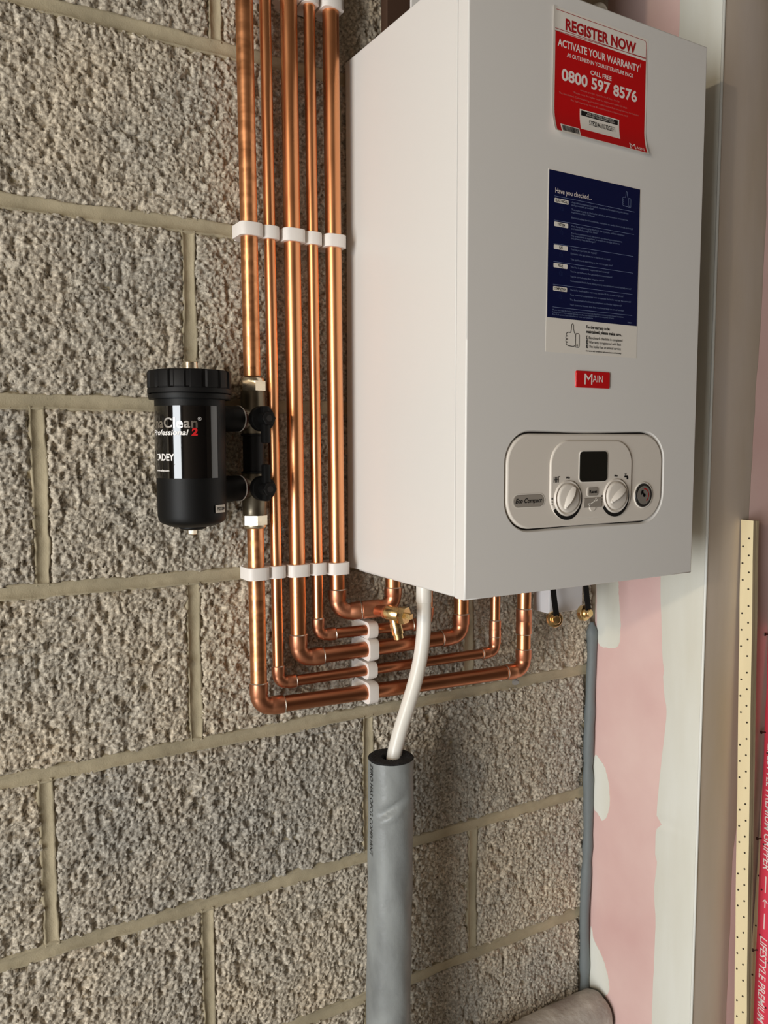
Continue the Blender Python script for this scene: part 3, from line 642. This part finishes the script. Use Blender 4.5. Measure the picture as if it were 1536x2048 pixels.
# pipe 5: short run with a drain cock
X5 = vx(.1184, .1235)
p5 = empty('copper_pipe', (X5(0), PY, -.062), 'thick copper pipe nearest the boiler side, with a short run to its first connection', 'pipe', 'copper pipes serving the boiler')
c = np.array([X5(-.06), PY, -.0618]); c2 = np.array([.1975, -.058, -.0560])
a0, a1 = elbow(p5, c, (0, 0, -1), c2-c, R22, sock=.015); b0, b1 = elbow(p5, c2, c2-c, (0, 0, 1), R22, sock=.012)
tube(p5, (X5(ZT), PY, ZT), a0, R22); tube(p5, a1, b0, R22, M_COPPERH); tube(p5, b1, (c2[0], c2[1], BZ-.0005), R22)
rd = unit(c2-c); tc_ = c+(c2-c)*.60
te = build('tee', join(lathe(tc_-rd*.013, rd, [(0, R22+.001), (.001, R22+.0018), (.025, R22+.0018), (.026, R22+.001)], 28), lathe(tc_, (.42, -.86, -.05), [(0, .0085), (.0215, .0085), (.0230, .0095), (.0255, .0095), (.0265, .0080)], 24)), M_COPPERF, p5, smooth=True, sharp=35)
# brass drain cock screwed into the tee
da = unit((.42, -.86, -.05)); db = tc_+da*.024
dc = empty('drain_cock', tuple(db), 'brass drain cock on the tee under the boiler corner', 'valve')
build('valve_body', lathe(db, da, [(0, .0085), (.003, .0085), (.004, .0105), (.020, .0105), (.022, .0095), (.030, .0095)], 24), M_BRASS, dc, smooth=True, sharp=35)
hx = [(math.cos(a)*.0128, math.sin(a)*.0128) for a in np.linspace(0, 2*PI, 6, endpoint=False)]
d_, u_, w_ = frame(da)
build('gland_nut', prism(hx, db+da*.026, u_, w_, da, .009, .0009), M_BRASS, dc, smooth=True, sharp=30)
build('spindle', prism([(-.0036, -.0036), (.0036, -.0036), (.0036, .0036), (-.0036, .0036)], db+da*.034, u_, w_, da, .009), M_BRASS, dc)
sp = unit((.22, -.06, -1)); so = db+da*.013
build('hose_spout', lathe(so, sp, [(0, .0075), (.013, .0075), (.015, .0084), (.030, .0084), (.0303, .0070), (.0370, .0070), (.0374, .0058)], 24), M_BRASS, dc, smooth=True, sharp=30)

# ---------------------------------------------------------------- pipe clips
def clip_geo(r, depth):
    """outline across the pipe: x sideways, y away from wall (0 = wall)"""
    w = r+.0042; f = depth+r+.0030; b = r*.78
    return np.array([(-b, 0), (-b, .006), (-w, .010), (-w, f-.006), (-w+.0022, f-.0022), (-w+.007, f), (w-.007, f), (w-.0022, f-.0022), (w, f-.006), (w, .010), (b, .006), (b, 0)])
def clip(c, r, axis, label, h=.0165, grp='white pipe clips'):
    """c = pipe centre; axis 'z' or 'x' is the direction of the pipe"""
    c = np.asarray(c, float); P = clip_geo(r, -c[1]-.001); e = empty('pipe_clip', (c[0], 0, c[2]), label, 'clip', grp)
    if axis == 'z': body = prism(P, (c[0], -.001, c[2]-h/2), (1, 0, 0), (0, -1, 0), (0, 0, 1), h, .0008)
    else: body = prism(P, (c[0]-h/2, -.001, c[2]), (0, 0, 1), (0, -1, 0), (1, 0, 0), h, .0008)
    build('clip_body', body, M_CLIP, e, smooth=True, sharp=50)
    w = r+.0042; f = -c[1]+r
    if axis == 'z': cat_ = rbox(c[0]+w-.0004, c[0]+w+.0016, -f+.006, -f+.016, c[2]-h*.42, c[2]+h*.42, .0006, 1)
    else: cat_ = rbox(c[0]-h*.42, c[0]+h*.42, -f+.006, -f+.016, c[2]-w-.0016, c[2]-w+.0004, .0006, 1)
    build('catch', cat_, M_CLIP, e)
names = [('the worn thick pipe above the filter', X1, R22), ('the thin pipe beside the filter', PIPES['p2']['x'], R15), ('the middle thick pipe', PIPES['p3']['x'], R22), ('the thin pipe second from the boiler', PIPES['p4']['x'], R15), ('the thick pipe nearest the boiler', X5, R22)]
for z, where in ((.4455, 'level with the blue sticker'), (.0035, 'by the boiler bottom'), (.7495, 'near the boiler top')):
    for i, (nm, fx, r) in enumerate(names):
        if z < .1 and i == 0: nm = 'the thick pipe below the filter'
        zc_ = z+(.000 if z > .1 else (.001, .0008, .0005, 0, -.0015)[i])
        clip((fx(zc_), PY, zc_), r, 'z', 'white clip on %s, %s' % (nm, where), grp='white clips on the upright pipes')
def at_x(c, c2, x): c = np.asarray(c); c2 = np.asarray(c2); return c+(c2-c)*(x-c[0])/(c2[0]-c[0])
for nm, c, c2, r in (('top', (PIPES['p4']['x'](-.09), PY, -.0905), (.255, -.06, -.0862), R15), ('second', (PIPES['p3']['x'](-.12), PY, -.1195), (.3155, -.06, -.1122), R22),
                     ('third', (PIPES['p2']['x'](-.15), PY, -.1488), (.380, -.06, -.1455), R15), ('lowest', (X1(-.177), PY, -.1775), (.4375, -.06, -.1825), R22)):
    q = at_x(c, c2, .1685); clip(q, r, 'x', 'white plastic clip on the %s horizontal pipe run below the boiler' % nm, h=.015, grp='white clips on the horizontal runs')

# ================================================================= MAGNETIC FILTER
CX, CY, RB = -.0905, -.058, .0414
flt = empty('magnetic_filter', (CX, CY, .075), 'black magnetic heating filter canister on the pipe with two black valves', 'filter')
body = build('canister', lathe((CX, CY, .0745), (0, 0, 1), [(0, .016), (.0006, .026), (.0040, .0350), (.0060, .0385), (.0090, .0402), (.0140, RB-.0002), (.030, RB), (.142, RB+.0006), (.153, RB+.0006), (.1535, .0482), (.1565, .0490), (.1590, .0490), (.1592, .0450), (.163, .0450)], 64), M_BLACK, flt, smooth=True, sharp=40)
build('canister_foot', lathe((CX, CY, .0705), (0, 0, 1), [(0, .013), (.002, .0165), (.006, .0165)], 40), M_BLACK2, flt, smooth=True)
build('drain_plug', lathe((CX-.001, CY, .0640), (0, 0, 1), [(0, .0052), (.001, .006), (.008, .006)], 6), M_BRASSN, flt)
# ribbed lid
seg = 160; V = []; prof = [(.2345, .0478), (.2350, .0497), (.2400, .0497), (.2405, .0490), (.2420, .0497), (.2590, .0497), (.2612, .0487), (.2618, .0470), (.2622, .020), (.2622, .0005)]
for h, r in prof:
    for j in range(seg):
        a = 2*PI*j/seg; slot = (j % 10) < 3 and .2415 < h < .2616
        q = r-(.0022 if slot else 0); V.append((CX+q*math.cos(a), CY+q*math.sin(a), h))
Fc = [(i*seg+j, i*seg+(j+1) % seg, (i+1)*seg+(j+1) % seg, (i+1)*seg+j) for i in range(len(prof)-1) for j in range(seg)]
build('lid', (V, Fc), M_BLACK2, flt, smooth=True, sharp=25)
build('air_vent', lathe((CX+.001, CY, .2616), (0, 0, 1), [(0, .0105), (.002, .0105), (.0028, .0096), (.011, .0088), (.0122, .0070), (.0124, .0050), (.0090, .0048)], 32), M_BRASSN, flt, smooth=True, sharp=30)
PV_ = math.atan2(-1.0326-CY, -.3974-CX)         # bearing of the printed front
def cyl(s, z, h=0.0, R=RB+.0009): a = PV_+s/R; return (CX+(R+h)*math.cos(a), CY+(R+h)*math.sin(a), z)
def wrap(s0, s1, z0, z1, h, ns=60, nz=2):
    ss = np.linspace(s0, s1, ns); zs = np.linspace(z0, z1, nz); return np.array([cyl(s, z, h) for s in ss for z in zs]), grid(ns, nz)
lab = build('printed_label', wrap(math.radians(-150)*RB, math.radians(47)*RB, .1345, .2195, .0003), M_GLOSS, flt, smooth=True, label='glossy black label wrapped round the canister')
def cylt(g, h=.0007): return to3(g, lambda x, y: cyl(x, y, h))
D = math.radians(1)*RB
build('brand_lettering', cylt(text2('MagnaClean', -110*D, 11*D, .1938, .0115, .018, 0, 1.06)), M_SILVER, lab)
build('brand_mark', cylt(join2(text2('R', 13.5*D, 15.5*D, .2030, .0022), disc_arc((14.5*D, .2041), .0018, .0021, 0, 360, 16))), M_LTXT, lab)
build('white_lettering', cylt(text2('Professional', -76*D, -3*D, .1853, .0062, .02, .2)), M_LTXT, lab)
build('red_numeral', cylt(text2('2', 1*D, 11*D, .1850, .0078, .05, .1)), M_LRED, lab)
build('maker_lettering', cylt(text2('ADEY', -63*D, -27*D, .1555, .0076, .03)), M_LTXT, lab)
build('maker_mark', cylt(stroke([(-66*D, .1560), (-61*D, .1560), (-57*D, .1600), (-60*D, .1625), (-66*D, .1625)], .0012)), M_LTXT, lab)
build('strap_line', cylt(rect2(-85*D, -27*D, .1502, .1514)), M_LTXT, lab)
build('web_address', cylt(text2('www.adey.com', -68*D, -37*D, .1428, .0022, .03)), M_LTXT, lab)
st = build('code_sticker', wrap(40*D, 66*D, .0925, .1020, .0004, 14), M_WPAPER, flt, smooth=True, label='small white code sticker')
build('lettering', cylt(text2('PRO2-22MM', 44*D, 63*D, .0955, .0036, .02), .0008), M_INK, st)
# valves on the pipe
VX = X1(.16); ax = unit((CX-VX, CY-PY, 0))
ZV = (.2065, .1180)
build('spacer', lathe((VX, PY, .1365), (0, 0, 1), [(0, .0165), (.002, .0165), (.003, .0140), (.048, .0140), (.049, .0165), (.051, .0165)], 32), M_BLACK, flt, smooth=True, sharp=35)
for zi, (z, s) in enumerate(zip(ZV, (1, -1))):
    vb = build('valve_body', join(lathe((VX, PY, z-s*.0200), (0, 0, s), [(0, .0150), (.004, .0165), (.012, .0185), (.026, .0185), (.034, .0165), (.046, .0158), (.0550, .0158), (.0566, .0150)], 32),
              lathe((VX, PY, z), ax, [(0, .0150), (.021, .0150)], 28)), M_VALVE, flt, smooth=True, sharp=40, label='dull olive brass valve body')
    zn = z+s*.0365
    hx2 = [(math.cos(a)*.0172, math.sin(a)*.0172) for a in np.linspace(.35, .35+2*PI, 6, endpoint=False)]
    nut = build('compression_nut', prism(hx2, (VX, PY, zn if s > 0 else zn), (1, 0, 0), (0, 1, 0), (0, 0, s), .0130, .0010), M_BRASSN, flt, smooth=True, sharp=25)
    build('nut_lip', lathe((VX, PY, zn+s*.0125), (0, 0, s), [(0, .0150), (.003, .0146), (.0045, .0135), (.0050, .0115)], 32), M_BRASSN, nut, smooth=True)
    q = np.array([VX, PY, z])
    build('fibre_washer', lathe(q+ax*.0195, ax, [(0, .0150), (.003, .0150)], 32), M_WASHER, flt, smooth=True)
    build('seal_ring', torus(q+ax*.0245, ax, .0158, .0012, 32, 8), M_LTXT, flt, smooth=True)
    build('side_arm', lathe(q+ax*.0245, ax, [(0, .0150), (.001, .0164), (.018, .0164), (.020, .0150), (.062, .0150)], 36), M_BLACK2, flt, smooth=True, sharp=35)
    hd = build('valve_handle', join(lathe((VX, PY-.014, z), (0, -1, 0), [(0, .0080), (.010, .0080), (.0105, .0160), (.0200, .0160), (.0215, .0150), (.0220, .0090), (.036, .0085)], 32),
              rbox(VX-.0045, VX+.0045, PY-.046, PY-.034, z+(-.031 if s > 0 else -.0155), z+(.0155 if s > 0 else .031), .002, 2)), M_BLACK, flt, smooth=True, sharp=40, label='black wing valve handle')
    hx3 = [(math.cos(a)*.0088, math.sin(a)*.0088) for a in np.linspace(0, 2*PI, 6, endpoint=False)]
    build('handle_nut', prism(hx3, (VX, PY-.046, z), (1, 0, 0), (0, 0, 1), (0, -1, 0), .008, .0008), M_BLACK2, hd)
    build('handle_bore', lathe((VX, PY-.0536, z), (0, -1, 0), [(0, .0040), (.0006, .0040)], 18), M_GAP, hd)

# ================================================================= CONDENSATE PIPE AND LAGGING
CPY = -.078
cp = [(.2365, CPY, BZ-.001), (.2368, CPY, -.060), (.2360, CPY, -.095), (.2310, CPY, -.130), (.2215, CPY, -.165), (.2080, CPY, -.202), (.1945, CPY, -.238), (.1860, CPY, -.270), (.1835, CPY, -.310)]
cpe = empty('condensate_pipe', (.1835, CPY, -.31), 'white plastic condensate pipe bending down from the boiler into grey lagging', 'pipe')
build('bent_pipe', sweep(smooth_path(cp, 8), .0104, 28), M_UPVC, cpe, smooth=True)
build('spigot', lathe((.2367, CPY, -.0505), (0, 0, 1), [(0, .0106), (.0006, .0112), (.045, .0112)], 28), M_UPVC, cpe, smooth=True, sharp=35)
IX, IY, IR, IZ = .1800, CPY-.002, .0322, -.2655
lag = empty('lagged_drain', (IX, IY, -1.46), 'upright grey foam lagging tube with printed text, standing under the white pipe', 'pipe lagging')
nz, ns = 150, 72; V = []
for i in range(nz):
    t = i/(nz-1); z = IZ-t**1.6*(1.46+IZ-.001)
    for j in range(ns):
        a = 2*PI*j/ns; r = IR+.0006*math.sin(3*a+z*9)+.0004*math.sin(z*60+5*a)
        s = (((a+math.radians(118)) + PI) % (2*PI)-PI)*IR; dz = z+.327                 # gouge facing the room
        g1 = math.exp(-((dz-.5*s)/.0055)**2)*math.exp(-((s+.002)/.017)**2); g2 = math.exp(-((dz-.5*s+.0125)/.004)**2)*math.exp(-((s+.001)/.018)**2)
        r += -.0075*g1+.0032*g2
        V.append((IX+.010*(z+.2655)+r*math.cos(a), IY+r*math.sin(a), z))
Fc = [(i*ns+j, i*ns+(j+1) % ns, (i+1)*ns+(j+1) % ns, (i+1)*ns+j) for i in range(nz-1) for j in range(ns)]
build('foam_sleeve', (V, Fc), M_FOAM, lag, smooth=True, sharp=80)
rings = [(IR, 0), (IR-.0012, .0012), (.026, .0016), (.020, .0008), (.0135, .0010), (.0128, -.003), (.0126, -.03)]
V = []
for q, (r, h) in enumerate(rings):
    for j in range(ns):
        a = 2*PI*j/ns; slit = math.exp(-((((a-math.radians(38)+PI) % (2*PI))-PI)/.12)**2)*.004*(1 if 0 < q < 5 else 0)
        V.append((IX+r*math.cos(a), IY+r*math.sin(a), IZ+h-slit+(.0006*random.uniform(-1, 1) if 0 < q < 5 else 0)))
Fc = [(i*ns+j, i*ns+(j+1) % ns, (i+1)*ns+(j+1) % ns, (i+1)*ns+j) for i in range(len(rings)-1) for j in range(ns)]
build('cut_end', (V, Fc), M_FOAMIN, lag, smooth=True)
pa = math.radians(-118-62)
def lagtext(x, y):       # x runs down the tube, y round it
    z = IZ-.014-x; a = pa+y/IR; r = IR+.0011; return (IX+.010*(z+.2655)+r*math.cos(a), IY+r*math.sin(a), z)
build('printed_text', to3(text2('ZERO HAS OFCG COMPLIANT', -.012, .120, 0, .0060, 0, .25), lagtext), M_INK, lag)
# horizontal dusty lagging low on the block wall
n, ns = 60, 48; V = []
LY, LZ, LR = -.042, -.842, .040
for i in range(n):
    t = i/(n-1); x = .25+t*.388
    for j in range(ns):
        a = 2*PI*j/ns; r = LR+.0018*(vnoise(np.array(x*30.), np.array(a*2.), 33)-.5)+.0012*(vnoise(np.array(x*90.), np.array(a*6.), 34)-.5)
        if i == n-1: r -= .0035
        V.append((x, LY+r*math.cos(a), LZ+r*math.sin(a)))
Fc = [(i*ns+j, i*ns+(j+1) % ns, (i+1)*ns+(j+1) % ns, (i+1)*ns+j) for i in range(n-1) for j in range(ns)]
Fc += [list(range(ns))[::-1]]
hl = empty('lagged_pipe', (.45, LY, LZ), 'dusty grey foam lagging lying along the foot of the block wall', 'pipe lagging')
build('foam_sleeve', (V, Fc), M_FOAM2, hl, smooth=True, sharp=80)
build('cut_end', lathe((.6375, LY, LZ), (1, 0, 0), [(0, LR-.003), (.0006, LR-.004), (.0006, .013), (-.006, .0125), (-.006, .0005)], 48), M_FOAMIN, hl)

# ================================================================= BRASS CAPS ON BLACK TETHERS
def hang_cap(c, top, label, tw):
    e = empty('blanking_cap', c, label, 'cap'); c = np.asarray(c, float); top = np.asarray(top, float)
    dr = unit((tw, -1, .12)); seg = 40
    prof = [(0, .0116), (.0012, .0124), (.0075, .0124), (.0085, .0116), (.0090, .0080), (.0100, .0080), (.0135, .0055), (.0142, .0001)]
    build('cap', lathe(c-dr*.004, dr, prof, 36), M_BRASS, e, smooth=True, sharp=30)
    build('boss', lathe(c+dr*.005, dr, [(0, .0066), (.0075, .0066), (.009, .0055)], 24), M_BRASS, e, smooth=True, sharp=30)
    q = c+dr*.0085; P = smooth_path([top, top+(q-top)*.5+np.array([-.001, 0, 0]), q+np.array([0, 0, .010]), q+np.array([.0005, 0, -.004])], 6)
    V = []
    for p in P:
        for s, d in ((-1, -1), (1, -1), (1, 1), (-1, 1)): V.append(p+np.array([s*.0048, d*.0012, 0]))
    n = len(P); Fc = [(i*4+j, i*4+(j+1) % 4, (i+1)*4+(j+1) % 4, (i+1)*4+j) for i in range(n-1) for j in range(4)]+[(3, 2, 1, 0), tuple(range(4*n-4, 4*n))]
    build('tether', (V, Fc), M_BLACK2, e)
hang_cap((.4640, -.100, -.0965), (.4570, -.100, BZ-.004), 'brass cap on a black strap hanging in front of the pale grey box', -.45)
hang_cap((.5260, -.100, -.0935), (.5260, -.100, BZ-.004), 'brass cap on a black strap hanging next to the sealant bead', .1)
wp = empty('wall_plug', (.447, -.03, -.205), 'small grey plastic wall plug poking out beneath the lowest elbow', 'wall plug')
build('sleeve', lathe((.4560, -.012, -.196), (-.35, -.72, -.62), [(-.012, .0042), (.020, .0038), (.026, .0034)], 14), M_PLUG, wp, smooth=True)
build('collar', lathe((.4560, -.012, -.196), (-.35, -.72, -.62), [(.024, .0034), (.0245, .0058), (.027, .0058)], 14), M_PLUG, wp, smooth=True)

# ================================================================= CARPET GRIPPER RODS
# each stands on edge against the plastered wall, its broad pinned face towards the doorway
def rod(label, x0, dx, y0, dy, ztop, face, core, w=.022, th=.0062, n=26):
    """x0, y0: position of the face's wall-side edge at ztop; dx, dy: drift per metre down"""
    def P(v, z, h=0.0): d = ztop-z; return (x0+dx*d-h, y0+dy*d-v, z)      # v across the face, h proud of it
    b = P(w/2, ZF); e = empty('gripper_rod', b, label, 'gripper rod', 'carpet gripper rods')
    zs = np.linspace(ZF+.001, ztop, n); V = []
    for z in zs:
        j = [.0005*random.uniform(-1, 1) for _ in range(2)]
        V += [P(j[0], z), P(w+j[1], z), P(w+j[1], z, -th), P(j[0], z, -th)]
    Fc = [(4*i+k, 4*i+(k+1) % 4, 4*i+4+(k+1) % 4, 4*i+4+k) for i in range(n-1) for k in (1, 2, 3)]+[(0, 1, 2, 3), tuple(range(4*n-4, 4*n))]
    build('ply_core', (V, Fc), core, e)
    build('printed_face', (V, [(4*i, 4*i+1, 4*i+5, 4*i+4) for i in range(n-1)]), face, e)
    return e, P
pin_me = build('pin', lathe((0, 0, 0), (-1, 0, 0), [(-.002, .0014), (.0012, .0014), (.0018, .0008)], 8), M_NAIL)
PIN = pin_me.data; bpy.data.objects.remove(pin_me)
def pins(e, P, cols, z0, z1, dz):
    z = z0; k = 0
    while z > z1:
        for ci, v in enumerate(cols):
            if ci and k % 4 == 3: continue
            o = bpy.data.objects.new('pin', PIN); COL.objects.link(o); o.parent = e
            o.location = Vector(P(v+random.uniform(-.0008, .0008), z-ci*dz*.5))-wpos(e)
        z -= dz; k += 1
e, P = rod('cream plywood gripper rod with rows of dark pins, in front of a bare rod', .7235, 0.0, -.2332, -.0260, .056, M_CREAM, M_PLYEDGE)
pins(e, P, (.0155, .0045), .028, -.90, .0262)
e, P = rod('bare plywood rod standing close behind the cream one', .7304, 0.0, -.2332, -.0235, .0555, M_PLYEDGE, M_PLYEDGE)
e, P = rod('cream plywood rod standing behind the red printed strip', .8155, -.043, -.2332, -.0020, -.12, M_CREAM, M_PLYEDGE)
pins(e, P, (.004,), -.20, -.85, .085)
e, P = rod('bright red printed gripper rod with white lettering and nails', .8055, -.050, -.2330, -.0340, -.12, M_GRED, M_CREAM, w=.026)
build('printed_text', to3(join2(text2('LIFESTYLE PREMIUM GRIPPER', 0, .205, 0, .0120, .01, .22), rect2(.216, .243, .0050, .0068), stroke([(.254, .0060), (.268, .0060)], .0018), stroke([(.259, .0100), (.254, .0060), (.259, .0020)], .0018), rect2(.277, .303, .0050, .0068), text2('LIFESTYLE PREMIUM GRIPPER', .316, .521, 0, .0120, .01, .22)),
      lambda x, y: P(.0065+y, -.312-x, .0004)), M_WINK, e)
for zn in (-.135, -.295, -.470, -.655):
    a = np.array(P(.0015, zn)); d = unit((-.80, .30, .05))
    nl = build('nail', lathe(a-d*.002, d, [(0, .0011), (.0090, .0011), (.0091, .0028), (.0102, .0028)], 10), M_NAIL, e, smooth=True, sharp=30)
pins(e, P, (.0215, .006), -.14, -.90, .075)
